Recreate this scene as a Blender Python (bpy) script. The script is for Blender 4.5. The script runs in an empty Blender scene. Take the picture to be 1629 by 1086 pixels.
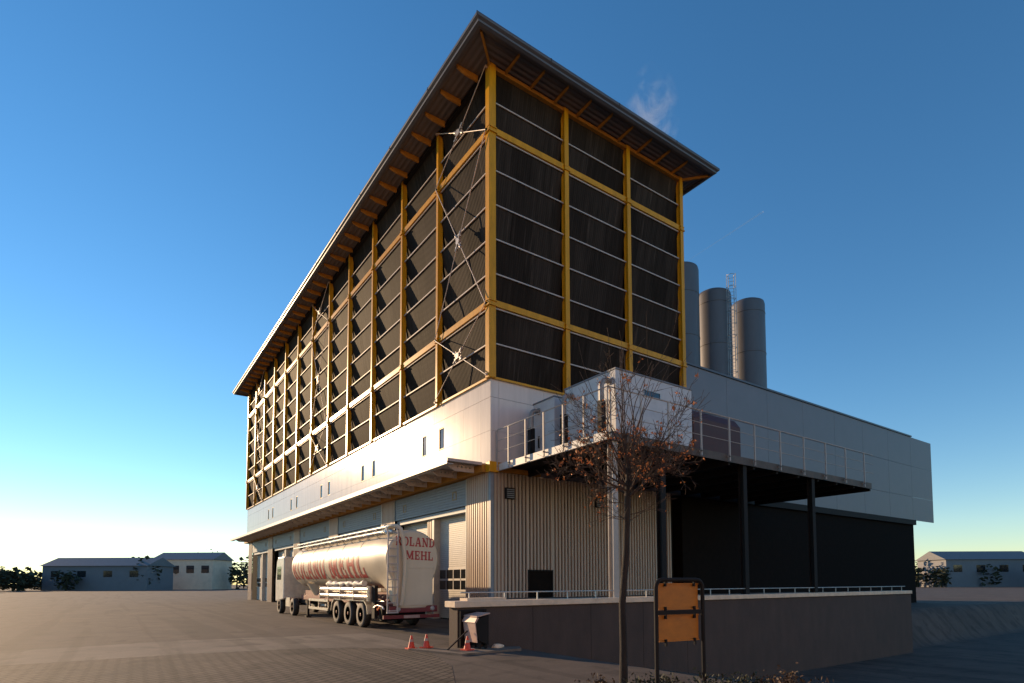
import bpy, bmesh, math, random
from mathutils import Vector, Matrix
random.seed(7)
D = bpy.data; sc = bpy.context.scene; col = sc.collection

# ------------------------------------------------------------------ camera, sky, sun, exposure
F, CX, CY = 932.57, 841.64, 874.16          # focal length and principal point, in pixels of the 1629 x 1086 photograph
PITCH, ROLL, YAW = 0.0570607, -0.0039346, 0.6213362
CAM = Vector((-13.858, -22.294, 1.87))
cam = D.cameras.new('camera'); co = D.objects.new('camera', cam); col.objects.link(co); sc.camera = co
fwd = Vector((math.sin(YAW)*math.cos(PITCH), math.cos(YAW)*math.cos(PITCH), math.sin(PITCH)))
rt = Vector((math.cos(YAW), -math.sin(YAW), 0)); up = rt.cross(fwd)
r2 = rt*math.cos(ROLL)+up*math.sin(ROLL); u2 = -rt*math.sin(ROLL)+up*math.cos(ROLL)
M = Matrix((r2, u2, -fwd)).transposed().to_4x4(); M.translation = CAM; co.matrix_world = M
cam.sensor_width = 36; cam.lens = F*36/1629
cam.shift_x = (814.5-CX)/1629; cam.shift_y = (CY-543)/1629
cam.clip_end = 9000

SUN_EL = math.radians(14.0); SH = Vector((-0.33, 0.944, 0)).normalized()
sdir = Vector((SH.x*math.cos(SUN_EL), SH.y*math.cos(SUN_EL), math.sin(SUN_EL)))
w = D.worlds.new('World'); sc.world = w; w.use_nodes = True
nt = w.node_tree; bg = nt.nodes['Background']; sky = nt.nodes.new('ShaderNodeTexSky')
sky.sky_type = 'NISHITA'; sky.sun_disc = False; sky.sun_elevation = SUN_EL
sky.sun_rotation = math.atan2(SH.x, SH.y)
sky.air_density = 1.0; sky.dust_density = 0.0; sky.ozone_density = 2.4; sky.altitude = 0
hs = nt.nodes.new('ShaderNodeHueSaturation'); hs.inputs['Saturation'].default_value = 1.24
nt.links.new(sky.outputs[0], hs.inputs['Color']); nt.links.new(hs.outputs[0], bg.inputs[0]); bg.inputs[1].default_value = 0.15
sl = D.lights.new('sun', 'SUN'); so = D.objects.new('sun', sl); col.objects.link(so)
sl.energy = 4.8; sl.angle = math.radians(0.5); sl.color = (1.0, 0.68, 0.38)
so.rotation_euler = sdir.to_track_quat('Z', 'Y').to_euler(); so.location = (-30, 60, 40)
sc.view_settings.view_transform = 'Standard'; sc.view_settings.look = 'None'
sc.view_settings.exposure = 0.32; sc.view_settings.gamma = 1
sc.cycles.max_bounces = 6; sc.cycles.volume_bounces = 0

# ------------------------------------------------------------------ materials
def mat(name, c, rough=.6, metal=0, var=.15, scale=3, bump=0, bscale=40, spec=.5, c2=None, stretch=None, detail=6):
    m = D.materials.new(name); m.use_nodes = True; n = m.node_tree; N = n.nodes; L = n.links
    b = N['Principled BSDF']; b.inputs['Roughness'].default_value = rough; b.inputs['Metallic'].default_value = metal
    b.inputs['Specular IOR Level'].default_value = spec
    tc = N.new('ShaderNodeTexCoord'); mp = N.new('ShaderNodeMapping'); L.new(tc.outputs['Object'], mp.inputs[0])
    if stretch: mp.inputs['Scale'].default_value = stretch
    no = N.new('ShaderNodeTexNoise'); no.inputs['Scale'].default_value = scale; no.inputs['Detail'].default_value = detail
    no.inputs['Roughness'].default_value = .65; L.new(mp.outputs[0], no.inputs[0])
    mx = N.new('ShaderNodeMix'); mx.data_type = 'RGBA'
    lo = c2 or tuple(x*(1-var*1.6) for x in c); hi = tuple(min(1, x*(1+var)) for x in c)
    mx.inputs['A'].default_value = (*lo, 1); mx.inputs['B'].default_value = (*hi, 1)
    ramp = N.new('ShaderNodeMapRange'); ramp.inputs['From Min'].default_value = .3; ramp.inputs['From Max'].default_value = .7
    L.new(no.outputs[0], ramp.inputs[0]); L.new(ramp.outputs[0], mx.inputs['Factor']); L.new(mx.outputs['Result'], b.inputs['Base Color'])
    rr = N.new('ShaderNodeMapRange'); rr.inputs['To Min'].default_value = min(1, rough*.9); rr.inputs['To Max'].default_value = min(1, rough*1.12)
    L.new(no.outputs[0], rr.inputs[0]); L.new(rr.outputs[0], b.inputs['Roughness'])
    if bump:
        n2 = N.new('ShaderNodeTexNoise'); n2.inputs['Scale'].default_value = bscale; n2.inputs['Detail'].default_value = 4
        L.new(tc.outputs['Object'], n2.inputs[0])
        bp = N.new('ShaderNodeBump'); bp.inputs['Strength'].default_value = bump; bp.inputs['Distance'].default_value = .02
        L.new(n2.outputs[0], bp.inputs['Height']); L.new(bp.outputs[0], b.inputs['Normal'])
    return m

def ribbed(name, c, rough, period, contrast=.5, spec=.5, streak=.5, ax=1):
    """thin vertical ribs running up a wall in either direction (x + y coordinate), with vertical dirt streaks"""
    m = mat(name, c, rough, spec=spec, var=streak*.5, scale=1.6, stretch=(3 if ax == 0 else .01, 3 if ax == 1 else .01, .25)); n = m.node_tree; N = n.nodes; L = n.links
    b = N['Principled BSDF']; tc = N.new('ShaderNodeTexCoord'); sp = N.new('ShaderNodeSeparateXYZ'); L.new(tc.outputs['Object'], sp.inputs[0])
    ad = N.new('ShaderNodeMath'); ad.operation = 'ADD'; L.new(sp.outputs[ax], ad.inputs[0]); ad.inputs[1].default_value = 0
    mu = N.new('ShaderNodeMath'); mu.operation = 'MULTIPLY'; mu.inputs[1].default_value = 2*math.pi/period; L.new(ad.outputs[0], mu.inputs[0])
    si = N.new('ShaderNodeMath'); si.operation = 'SINE'; L.new(mu.outputs[0], si.inputs[0])
    bp = N.new('ShaderNodeBump'); bp.inputs['Strength'].default_value = contrast; bp.inputs['Distance'].default_value = .02
    L.new(si.outputs[0], bp.inputs['Height']); L.new(bp.outputs[0], b.inputs['Normal'])
    src = b.inputs['Base Color'].links[0].from_socket        # each sheet a little different in tone, and pale vertical wear marks
    def M(op, a, v):
        q = N.new('ShaderNodeMath'); q.operation = op; L.new(a, q.inputs[0]); q.inputs[1].default_value = v; return q.outputs[0]
    cx = M('FLOOR', M('DIVIDE', ad.outputs[0], 1.22), 0); cz = M('FLOOR', M('DIVIDE', M('SUBTRACT', sp.outputs[2], 11.23), 1.65), 0)
    cb = N.new('ShaderNodeCombineXYZ'); L.new(cx, cb.inputs[0]); L.new(cz, cb.inputs[1]); wn = N.new('ShaderNodeTexWhiteNoise'); L.new(cb.outputs[0], wn.inputs[0])
    mr = N.new('ShaderNodeMapRange'); mr.inputs['To Min'].default_value = .72; mr.inputs['To Max'].default_value = 1.45; L.new(wn.outputs[0], mr.inputs[0])
    mp = N.new('ShaderNodeMapping'); mp.inputs['Scale'].default_value = (4 if ax == 0 else .01, 4 if ax == 1 else .01, .3); L.new(tc.outputs['Object'], mp.inputs[0])
    no = N.new('ShaderNodeTexNoise'); no.inputs['Scale'].default_value = 1; no.inputs['Detail'].default_value = 4; L.new(mp.outputs[0], no.inputs[0])
    m2 = N.new('ShaderNodeMapRange'); m2.inputs['From Min'].default_value = .60; m2.inputs['From Max'].default_value = .72; m2.inputs['To Min'].default_value = 1; m2.inputs['To Max'].default_value = 1.9; L.new(no.outputs[0], m2.inputs[0])
    mm = N.new('ShaderNodeMath'); mm.operation = 'MULTIPLY'; L.new(mr.outputs[0], mm.inputs[0]); L.new(m2.outputs[0], mm.inputs[1])
    mx = N.new('ShaderNodeMix'); mx.data_type = 'RGBA'; mx.blend_type = 'MULTIPLY'; mx.inputs['Factor'].default_value = 1
    L.new(src, mx.inputs['A']); L.new(mm.outputs[0], mx.inputs['B']); L.new(mx.outputs['Result'], b.inputs['Base Color'])
    return m

Y_ = (.64, .30, .012)
MT = dict(
 yellow=mat('yellow paint', Y_, .32, spec=.2, var=.12, scale=2, stretch=(2, 2, .4)),
 white=mat('white enamel cladding', (.68, .60, .54), .17, spec=.12, var=.07, scale=1.1, stretch=(2.2, 2.2, .22)),
 joint=mat('joint sealant', (.10, .09, .09), .8),
 bar=mat('pale bar', (.52, .44, .39), .5, spec=.3, var=.08),
 glass=ribbed('dark ribbed panel', (.034, .026, .021), .62, .125, .2, .02, .5, 1), glass_end=ribbed('dark ribbed end panel', (.034, .026, .021), .62, .125, .2, .02, .5, 0),
 soffit=ribbed('dark soffit', (.14, .115, .105), .6, .28, .9, .4, .5, 0), soffit_end=ribbed('dark end soffit', (.14, .115, .105), .6, .28, .9, .4, .5, 1),
 fascia=mat('grey roof fascia', (.085, .08, .09), .4, var=.1, scale=.6),
 rafter=mat('ochre rafter', (.46, .21, .035), .6, spec=.2),
 roof=mat('roof sheet', (.16, .16, .17), .6),
 inner=mat('dark core', (.013, .011, .010), .9, spec=.05),  # near-black, stands in for shade inside the building and undercroft
 corr=mat('light corrugated sheet', (.43, .335, .265), .42, metal=.1, var=.1, scale=1.5, stretch=(2, 2, .2)),
 slat=mat('blue grey door head', (.23, .26, .30), .5, var=.08),
 door=mat('off white door', (.56, .52, .46), .5, var=.06, scale=2),
 win=mat('window glass', (.02, .025, .03), .06, spec=.8, var=.3, scale=6),
 canopy=mat('canopy metal', (.50, .47, .42), .45, var=.12),
 rod=mat('brace rod', (.62, .50, .42), .4),
 rodd=mat('brace casting', (.42, .38, .35), .45, metal=.4),
 duct=mat('duct sheet', (.30, .28, .26), .5, metal=.3), steel=mat('galvanised steel', (.48, .46, .44), .42, metal=.5, var=.15, scale=4),
 lsteel=mat('painted steel', (.42, .38, .34), .5, var=.08),
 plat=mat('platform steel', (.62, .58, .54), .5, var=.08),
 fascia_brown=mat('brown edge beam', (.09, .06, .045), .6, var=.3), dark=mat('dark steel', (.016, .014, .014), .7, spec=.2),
 blue=mat('plant cladding', (.52, .52, .53), .45, var=.08),
 silo=mat('silo metal', (.125, .12, .125), .5, metal=.2, var=.1, scale=.6, stretch=(1, 1, .3)),
 annex=mat('annex cladding', (.17, .168, .185), .5, var=.06, scale=.5),
 redc=mat('rust red sheet', (.07, .02, .017), .6),
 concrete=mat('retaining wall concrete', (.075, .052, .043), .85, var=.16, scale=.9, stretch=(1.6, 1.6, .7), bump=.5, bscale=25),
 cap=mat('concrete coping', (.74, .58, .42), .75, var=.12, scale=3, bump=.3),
 tank=mat('cream tank paint', (.64, .54, .40), .42, var=.05, scale=1.5, spec=.35, stretch=(1, 1, .5)),
 red=mat('red lettering', (.42, .035, .03), .45, var=.12, scale=5),
 redp=mat('dark red chassis', (.20, .03, .03), .5),
 alu=mat('polished aluminium', (.72, .68, .62), .3, metal=.8, var=.08),
 tyre=mat('tyre rubber', (.035, .033, .03), .7, bump=.3), sunlit_tone=mat('dusty tyre wall', (.20, .17, .14), .75),  # tyre wall paler than the rubber: sunlight put into its colour
 lamp=mat('lamp glass', (.45, .42, .38), .15), orange=mat('orange lamp', (.7, .16, .03), .3),
 cone=mat('cone plastic', (.75, .07, .03), .5, var=.12, scale=8), conew=mat('cone collar', (.50, .34, .28), .5),
 board=mat('orange sign board back', (.40, .15, .012), .55, var=.12, scale=5, stretch=(1, 1, 2)),
 bark=mat('bark', (.03, .022, .018), .85, var=.3, scale=14, bump=.8, bscale=60, stretch=(1, 1, .3)),
 twig=mat('twig bark', (.065, .04, .03), .8, var=.2, scale=5),
 leaf=mat('withered leaf', (.62, .21, .05), .6, var=.35, scale=4),
 shrub=mat('shrub leaf', (.035, .04, .018), .7, var=.4, scale=5), brown=mat('brown shrub leaf', (.09, .05, .025), .7, var=.4, scale=5),
 ochre=mat('pale ochre render', (.78, .58, .43), .85, var=.08, scale=.5), far=mat('far foliage', (.05, .055, .03), .9, var=.4, scale=.4),
 plate=mat('number plate yellow', (.30, .19, .05), .5), cloth=mat('rolled tarpaulin', (.70, .64, .55), .6, bump=1, bscale=9),
 cream=mat('cream cab paint', (.72, .66, .56), .3), soil=mat('soil', (.045, .035, .028), .95, var=.4, scale=9, bump=.6))

def ground_mat(name, c, c2, bump=.5):
    m = mat(name, c, .85, var=.2, scale=.35, c2=c2, bump=bump, bscale=30, detail=10, spec=.35)
    n = m.node_tree; N = n.nodes; L = n.links; b = N['Principled BSDF']; src = b.inputs['Base Color'].links[0].from_socket
    tc = N.new('ShaderNodeTexCoord')
    def layer(src, scale, lo, hi, dark, rot=0, sc_=(1, 1, 1)):     # stains, tyre marks and drips, each with a shape of its own
        mp = N.new('ShaderNodeMapping'); mp.inputs['Rotation'].default_value = (0, 0, rot); mp.inputs['Scale'].default_value = sc_
        L.new(tc.outputs['Object'], mp.inputs[0]); no = N.new('ShaderNodeTexNoise'); no.inputs['Scale'].default_value = scale
        no.inputs['Detail'].default_value = 5; no.inputs['Distortion'].default_value = .6; L.new(mp.outputs[0], no.inputs[0])
        mr = N.new('ShaderNodeMapRange'); mr.inputs['From Min'].default_value = lo; mr.inputs['From Max'].default_value = hi
        mr.inputs['To Min'].default_value = 1; mr.inputs['To Max'].default_value = dark; L.new(no.outputs[0], mr.inputs[0])
        mx = N.new('ShaderNodeMix'); mx.data_type = 'RGBA'; mx.blend_type = 'MULTIPLY'; mx.inputs['Factor'].default_value = 1
        L.new(src, mx.inputs['A']); L.new(mr.outputs[0], mx.inputs['B']); return mx.outputs['Result']
    src = layer(src, 1.1, .55, .68, .62); src = layer(src, .5, .52, .60, .72, .25, (2.2, .10, 1)); src = layer(src, 9, .60, .72, 1.35)
    L.new(src, b.inputs['Base Color'])
    return m
MT['asphalt'] = ground_mat('worn asphalt', (.110, .083, .066), (.062, .047, .038))
MT['slab'] = ground_mat('concrete apron', (.20, .16, .125), (.11, .087, .07))
def paver_mat():
    m = ground_mat('interlocking pavers', (.15, .112, .082), (.085, .064, .048), .3); n = m.node_tree; N = n.nodes; L = n.links
    b = N['Principled BSDF']; src = b.inputs['Base Color'].links[0].from_socket; nrm = b.inputs['Normal'].links[0].from_socket
    tc = N.new('ShaderNodeTexCoord'); mp = N.new('ShaderNodeMapping'); mp.inputs['Rotation'].default_value = (0, 0, math.radians(-37))
    dn = N.new('ShaderNodeTexNoise'); dn.inputs['Scale'].default_value = 1.3; L.new(tc.outputs['Object'], dn.inputs[0])
    vm = N.new('ShaderNodeVectorMath'); vm.operation = 'MULTIPLY_ADD'; vm.inputs[1].default_value = (.05, .05, 0)
    L.new(dn.outputs['Color'], vm.inputs[0]); L.new(tc.outputs['Object'], vm.inputs[2]); L.new(vm.outputs[0], mp.inputs[0])
    br = N.new('ShaderNodeTexBrick'); br.inputs['Scale'].default_value = 1; br.inputs['Brick Width'].default_value = .34
    br.inputs['Row Height'].default_value = .21; br.inputs['Mortar Size'].default_value = .024; br.inputs['Mortar Smooth'].default_value = .3
    br.inputs['Color1'].default_value = (1, 1, 1, 1); br.inputs['Color2'].default_value = (.8, .8, .8, 1); br.inputs['Mortar'].default_value = (.16, .14, .13, 1)
    L.new(mp.outputs[0], br.inputs[0])
    mx = N.new('ShaderNodeMix'); mx.data_type = 'RGBA'; mx.blend_type = 'MULTIPLY'; mx.inputs['Factor'].default_value = 1
    L.new(src, mx.inputs['A']); L.new(br.outputs['Color'], mx.inputs['B']); L.new(mx.outputs['Result'], b.inputs['Base Color'])
    bp = N.new('ShaderNodeBump'); bp.inputs['Strength'].default_value = .9; bp.inputs['Distance'].default_value = .012; bp.invert = True
    L.new(br.outputs['Fac'], bp.inputs['Height']); L.new(nrm, bp.inputs['Normal']); L.new(bp.outputs[0], b.inputs['Normal'])
    return m
MT['paver'] = paver_mat()

# ------------------------------------------------------------------ mesh builder
class MB:
    def __init__(s): s.v = []; s.f = []; s.sm = []
    def add(s, vs, fs, smooth=False):
        o = len(s.v); s.v += [Vector(v) for v in vs]; s.f += [tuple(i+o for i in f) for f in fs]; s.sm += [smooth]*len(fs)
    def box(s, x0, x1, y0, y1, z0, z1):
        if x0 > x1: x0, x1 = x1, x0
        if y0 > y1: y0, y1 = y1, y0
        s.add([(x0,y0,z0),(x1,y0,z0),(x1,y1,z0),(x0,y1,z0),(x0,y0,z1),(x1,y0,z1),(x1,y1,z1),(x0,y1,z1)],
              [(0,3,2,1),(4,5,6,7),(0,1,5,4),(1,2,6,5),(2,3,7,6),(3,0,4,7)])
    def bar(s, a, b, wd, ht=None, upv=(0, 0, 1)):
        a = Vector(a); b = Vector(b); ht = ht or wd; d = (b-a).normalized(); u = Vector(upv)
        if abs(d.dot(u)) > .95: u = Vector((1, 0, 0))
        r = d.cross(u).normalized()*wd/2; u = r.cross(d).normalized()*ht/2
        vs = [p+q for p in (a, b) for q in (-r-u, r-u, r+u, -r+u)]
        s.add(vs, [(0,3,2,1),(4,5,6,7),(0,1,5,4),(1,2,6,5),(2,3,7,6),(3,0,4,7)])
    def tube(s, pts, r, n=8, cap=True):
        pts = [Vector(p) for p in pts]; rs = r if isinstance(r, (list, tuple)) else [r]*len(pts)
        vs = []; prev = None
        for i, p in enumerate(pts):
            d = (pts[min(i+1, len(pts)-1)]-pts[max(i-1, 0)]).normalized()
            if prev is None:
                u = Vector((0, 0, 1)) if abs(d.z) < .9 else Vector((1, 0, 0)); a = d.cross(u).normalized()
            else: a = (prev-d*prev.dot(d)).normalized()
            prev = a; b = d.cross(a)
            vs += [p+(a*math.cos(2*math.pi*k/n)+b*math.sin(2*math.pi*k/n))*rs[i] for k in range(n)]
        fs = [(i*n+k, i*n+(k+1) % n, (i+1)*n+(k+1) % n, (i+1)*n+k) for i in range(len(pts)-1) for k in range(n)]
        s.add(vs, fs, True)
        if cap: s.add([vs[k] for k in range(n)], [tuple(reversed(range(n)))]); s.add([vs[-n+k] for k in range(n)], [tuple(range(n))])
    def prism(s, poly, axis, a0, a1):
        """polygon in the two other axes, extruded along axis"""
        def P(q, a):
            q = list(q); q.insert(axis, a); return q
        n = len(poly)
        s.add([P(q, a0) for q in poly]+[P(q, a1) for q in poly],
              [tuple(range(n)), tuple(reversed(range(n, 2*n)))]+[(i, n+i, n+(i+1) % n, (i+1) % n) for i in range(n)])
    def lathe(s, prof, c, axis=2, n=24, smooth=True):
        vs = []
        for r, h in prof:
            for k in range(n):
                t = 2*math.pi*k/n; q = [r*math.cos(t), r*math.sin(t)]; q.insert(axis, h); vs.append(Vector(c)+Vector(q))
        m = len(prof)
        s.add(vs, [(i*n+k, i*n+(k+1) % n, (i+1)*n+(k+1) % n, (i+1)*n+k) for i in range(m-1) for k in range(n)], smooth)
        s.add(vs[:n], [tuple(reversed(range(n)))]); s.add(vs[-n:], [tuple(range(n))])
    def build(s, name, m, parent=None, loc=None, bevel=0, fix=True, rotz=0):
        me = D.meshes.new(name); base = Vector((0, 0, 0)); p = parent
        while p is not None: base = base+p.location; p = p.parent
        if loc is not None: base = Vector(loc)
        me.from_pydata([v-base for v in s.v], [], s.f); me.polygons.foreach_set('use_smooth', s.sm)
        if fix:
            bm = bmesh.new(); bm.from_mesh(me); bmesh.ops.recalc_face_normals(bm, faces=bm.faces); bm.to_mesh(me); bm.free()
        me.materials.append(MT[m]); me.update()
        o = D.objects.new(name, me); col.objects.link(o); o.parent = parent
        if loc is not None: o.location = loc
        if bevel:
            b = o.modifiers.new('bevel', 'BEVEL'); b.width = bevel; b.segments = 2; b.limit_method = 'ANGLE'
        return o

def thing(name, label, cat, loc=(0, 0, 0), group=None):
    o = D.objects.new(name, None); col.objects.link(o); o.location = loc; o.empty_display_size = .3
    return tag(o, label, cat, group)
def tag(o, label, cat, group=None):
    o['label'] = label; o['category'] = cat
    if group: o['group'] = group
    return o
def struct(o, kind='structure'): o['kind'] = kind; return o
def copy_tree(o, parent=None):
    c = o.copy(); col.objects.link(c); c.parent = parent
    for ch in list(o.children): copy_tree(ch, c)
    return c

def smooth(a, b, t):
    t = max(0, min(1, (t-a)/(b-a))); return t*t*(3-2*t)
def gz(x, y):   # the yard falls away to the right in front of the retaining wall
    d = max(0, x+5.0); z = -.17*d*smooth(0, 3, d) if d < 13 else -.17*13
    return z*(1-smooth(-6.6, -4.5, y))

# ------------------------------------------------------------------ ground
xs = [-3000, -600, -200, -90, -45, -30]+[-25+i*1.0 for i in range(56)]+[33, 45, 90, 200, 600, 3000]
ys = [-3000, -600, -200, -80, -45, -34]+[-30+i*1.0 for i in range(24)]+[-6.8, -6.5, -6.2, -5.9, -5.6, -5.3, -5, -4.7, -4.4, -4, -2, 0, 10, 30, 70, 200, 600, 3000]
def sheet(name, m, xs, ys, dz, fn=None):
    b = MB(); n = len(ys)
    b.add([(x, y, gz(x, y)+dz) for x in xs for y in ys], [(i*n+j, (i+1)*n+j, (i+1)*n+j+1, i*n+j+1) for i in range(len(xs)-1) for j in range(n-1)], True)
    return b.build(name, m)
struct(sheet('ground', 'asphalt', xs, ys, 0))
# paved yard in front: its far edge runs slightly askew
b = MB()
edge = [(-40, -3.8), (-12, -4.0), (-9.0, -4.6), (-8.0, -5.35), (-6.98, -6.4), (-6.78, -8.0), (-7.5, -10.4), (-8.6, -12.6), (-11, -18), (-14, -30)]
vs = []; nn = len(edge)
for i in range(nn):
    x, y = edge[i]; vs += [(x, y, gz(x, y)+.005), (-42-.01*i, min(y, -3.9)-i*.01, .005)]
vs = [(x, y, .005) for x, y in edge]+[(-40, -30, .005)]
b.add(vs, [tuple(range(len(vs)))])
struct(b.build('paved_yard', 'paver'))
b = MB()
b.add([(-40, -3.75, .004), (-12, -4.15, .004), (-9.0, -4.58, .004), (-8.0, -5.33, .004), (-6.95, -6.38, .004), (-6.2, -7.2, .004), (-5.9, -4, .004), (-5.9, -.5, .004), (-12, .5, .004), (-40, 1, .004)], [tuple(range(9))])
struct(b.build('apron', 'slab'))  # pale concrete strip; its tone also stands in for a sunlit band

# ------------------------------------------------------------------ the tall building
P = 1.65; Z0 = 11.23; LV = [Z0+P*i for i in range(10)]; ZT = LV[9]
YC = [0, 5.1, 9.8, 14.6, 19.4, 24.1, 28.85]+[28.85+4.8*i for i in range(1, 7)]
XC = [0, 4.41, 8.82, 13.25]
YE = YC[-1]; XE = XC[-1]
B = thing('industrial_building', 'tall dark-panelled building on a yellow steel frame with a wide flat roof', 'building', (0, 0, 0))
MB_ = MB; b = MB(); b.box(.55, XE-.55, .55, YE-.55, 6.9, ZT+.02)
b.build('core', 'inner', B)  # unseen dark box added behind the panels to block light

def L(d, a, z): return (d, a, z)            # left face: d inward from the face, a along it
def R_(d, a, z): return (a, d, z)           # right face
def fbox(b, face, d0, d1, a0, a1, z0, z1):
    if face == 'L': b.box(d0, d1, a0, a1, z0, z1)
    else: b.box(a0, a1, d0, d1, z0, z1)
def column(face, a, wd, z0=Z0-.05, z1=ZT):
    b = MB(); h = wd/2
    # I-section: two flanges and a web
    fbox(b, face, -.20, -.165, a-h, a+h, z0, z1); fbox(b, face, -.165, .06, a-.04, a+.04, z0, z1); fbox(b, face, .06, .095, a-h, a+h, z0, z1)
    o = b.build('column', 'yellow', B)
    # bolted collars where the beams meet
    for lv in (2, 7):
        c = MB(); fbox(c, face, -.26, .0, a-h-.05, a+h+.05, LV[lv]-.02, LV[lv]+.05); fbox(c, face, -.24, .0, a-h-.03, a+h+.03, LV[lv]+.2, LV[lv]+.25); fbox(c, face, -.23, -.205, a-h, a+h, LV[lv]+.05, LV[lv]+.2)
        c.build('collar', 'yellow', o)
for a in YC[1:]: column('L', a, .20)
for a in XC[1:]: column('R', a, .26)
b = MB(); b.box(-.2, .17, -.2, .17, Z0-.05, ZT+.05); cc = b.build('column', 'yellow', B, bevel=.03)
for lv in (2, 7):
    c = MB(); c.box(-.27, .20, -.27, .20, LV[lv]-.03, LV[lv]+.04); c.box(-.25, .19, -.25, .19, LV[lv]+.2, LV[lv]+.25); c.box(-.23, -.205, -.23, .15, LV[lv]+.04, LV[lv]+.2)
    c.build('collar', 'yellow', cc)

def bay(face, a0, a1):
    A0, A1 = a0+.11, a1-.11
    for k0, k1 in ((0, 2), (2, 7), (7, 9)):
        b = MB(); g = MB()
        for k in range(k0, k1):
            zb, zt = LV[k]+.02, LV[k+1]-.02
            if k == k1-1 and k1 == 9: zt -= .18
            if k in (2, 7): zb += .3
            F_ = L if face == 'L' else R_
            # each panel hangs with its head forward and its foot set back
            vs = [F_(.34, A0, zb), F_(.34, A1, zb), F_(.02, A1, zt), F_(.02, A0, zt), F_(.38, A0, zb), F_(.38, A1, zb), F_(.06, A1, zt), F_(.06, A0, zt)]
            b.add(vs, [(0,3,2,1),(4,5,6,7),(0,1,5,4),(1,2,6,5),(2,3,7,6),(3,0,4,7)])
            if k+1 < 9:
                fbox(g, face, -.05, .0, A0, A1, LV[k+1]-.06, LV[k+1]+.0)
                fbox(g, face, .0, .37, A0, A1, LV[k+1]-.015, LV[k+1]+.0)
        pn = b.build('glazed_panel', 'glass' if face == 'L' else 'glass_end', B); g.build('glazing_bar', 'bar', pn)
    for lv in (2, 7):
        b = MB(); z = LV[lv]+.01
        fbox(b, face, -.13, .1, A0, A1, z+.02, z+.31)
        b.build('beam', 'yellow', B)
    b = MB(); fbox(b, face, -.16, .1, A0, A1, ZT-.18, ZT); b.build('eaves_beam', 'rafter' if face == 'R' else 'dark', B)
    b = MB(); fbox(b, face, -.13, .45, A0, A1, LV[0]-.07, LV[0]+.03); b.build('sill', 'yellow', B)
for i in range(len(YC)-1): bay('L', YC[i], YC[i+1])
for i in range(3): bay('R', XC[i], XC[i+1])
b = MB(); b.box(XE-.1, XE, .12, YE, 6.9, ZT); b.box(.1, XE-.1, YE-.1, YE, 6.9, ZT); b.build('rear_wall', 'glass', B)

# white band: panels set on a dark backing so the joints are real gaps
rows = [(7.37, 8.79), (8.80, 10.33), (10.345, 11.14)]
wins = []
for c in (5.8, 15.4, 25.0, 34.7, 44.4): wins += [(c-1.3, c-.7), (c+.75, c+1.33)]
b = MB(); b.box(.035, XE, .035, YE, 6.95, 11.14); back = b.build('band_backing', 'joint', B)
b = MB(); g = .012
for r, (z0, z1) in enumerate(rows):
    a = 0; cuts = [0, .85]+[.85+2.4*i+(1.2 if r == 1 else 0)*0 for i in range(1, 24)]
    cuts = [q for q in cuts if q < YE]+[YE]
    if r != 1: cuts = cuts[:2]+cuts[3::2]
    if r == 1: cuts = sorted(cuts[:2]+[5.8+9.6*i for i in range(6)]+[2.5+9.6*i for i in range(6)]); cuts = [q for q in cuts if q < YE]+[YE]
    for i in range(len(cuts)-1):
        segs = [(cuts[i], cuts[i+1])]
        if r == 1:
            for w0, w1 in wins:
                ns = []
                for s0, s1 in segs:
                    if w1 <= s0 or w0 >= s1: ns.append((s0, s1))
                    else:
                        if w0 > s0: ns.append((s0, w0))
                        if w1 < s1: ns.append((w1, s1))
                segs = ns
        for j, (s0, s1) in enumerate(segs):
            y0 = s0+(g/2 if s0 == cuts[i] else 0); y1 = s1-(g/2 if s1 == cuts[i+1] else 0)
            if r == 1 and (s0 != cuts[i] or s1 != cuts[i+1]):
                b.box(-.02, .03, y0, y1, z0, 9.96)
            else: b.box(-.02, .03, y0, y1, z0, z1)
        if r == 1 and len(segs) > 0 and (len(segs) > 1 or segs[0] != (cuts[i], cuts[i+1])):
            b.box(-.02, .03, cuts[i]+g/2, cuts[i+1]-g/2, 9.962, z1)
b.build('white_cladding', 'white', B)
b = MB()
for r, (z0, z1) in enumerate(rows):
    for x0, x1 in ((-.02, .42), (.42, 3.0), (3.0, 6.4), (6.4, 9.8), (9.8, XE)): b.box(x0+g/2, x1-g/2, -.022, .03, z0, z1)
b.build('white_cladding', 'white', B)
b = MB(); b.box(-.06, .2, -.04, YE, 11.141, 11.165); b.box(.2, XE, -.06, .2, 11.141, 11.165); b.build('flashing', 'canopy', B)
for w0, w1 in wins:
    f = MB()
    f.box(-.012, .034, w0, w0+.05, 8.82, 9.95); f.box(-.012, .034, w1-.05, w1, 8.82, 9.95); f.box(-.012, .034, w0+.05, w1-.05, 8.82, 8.87); f.box(-.012, .034, w0+.05, w1-.05, 9.90, 9.95)
    o = f.build('window', 'plate', B)
    q = MB(); q.box(.02, .033, w0+.05, w1-.05, 8.87, 9.90); q.build('pane', 'win', o)
# yellow edge beam beneath the band
b = MB(); b.box(-.30, .3, .25, YE, 6.9, 7.25); b.build('edge_beam', 'rafter', B)
b = MB(); b.box(.35, 2.75, -.10, .3, 6.93, 7.35); b.build('edge_beam', 'rafter', B)
b = MB(); b.box(-.14, .34, -.14, .24, 6.88, 7.36); b.build('corner_plate', 'yellow', B, bevel=.02)

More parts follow.
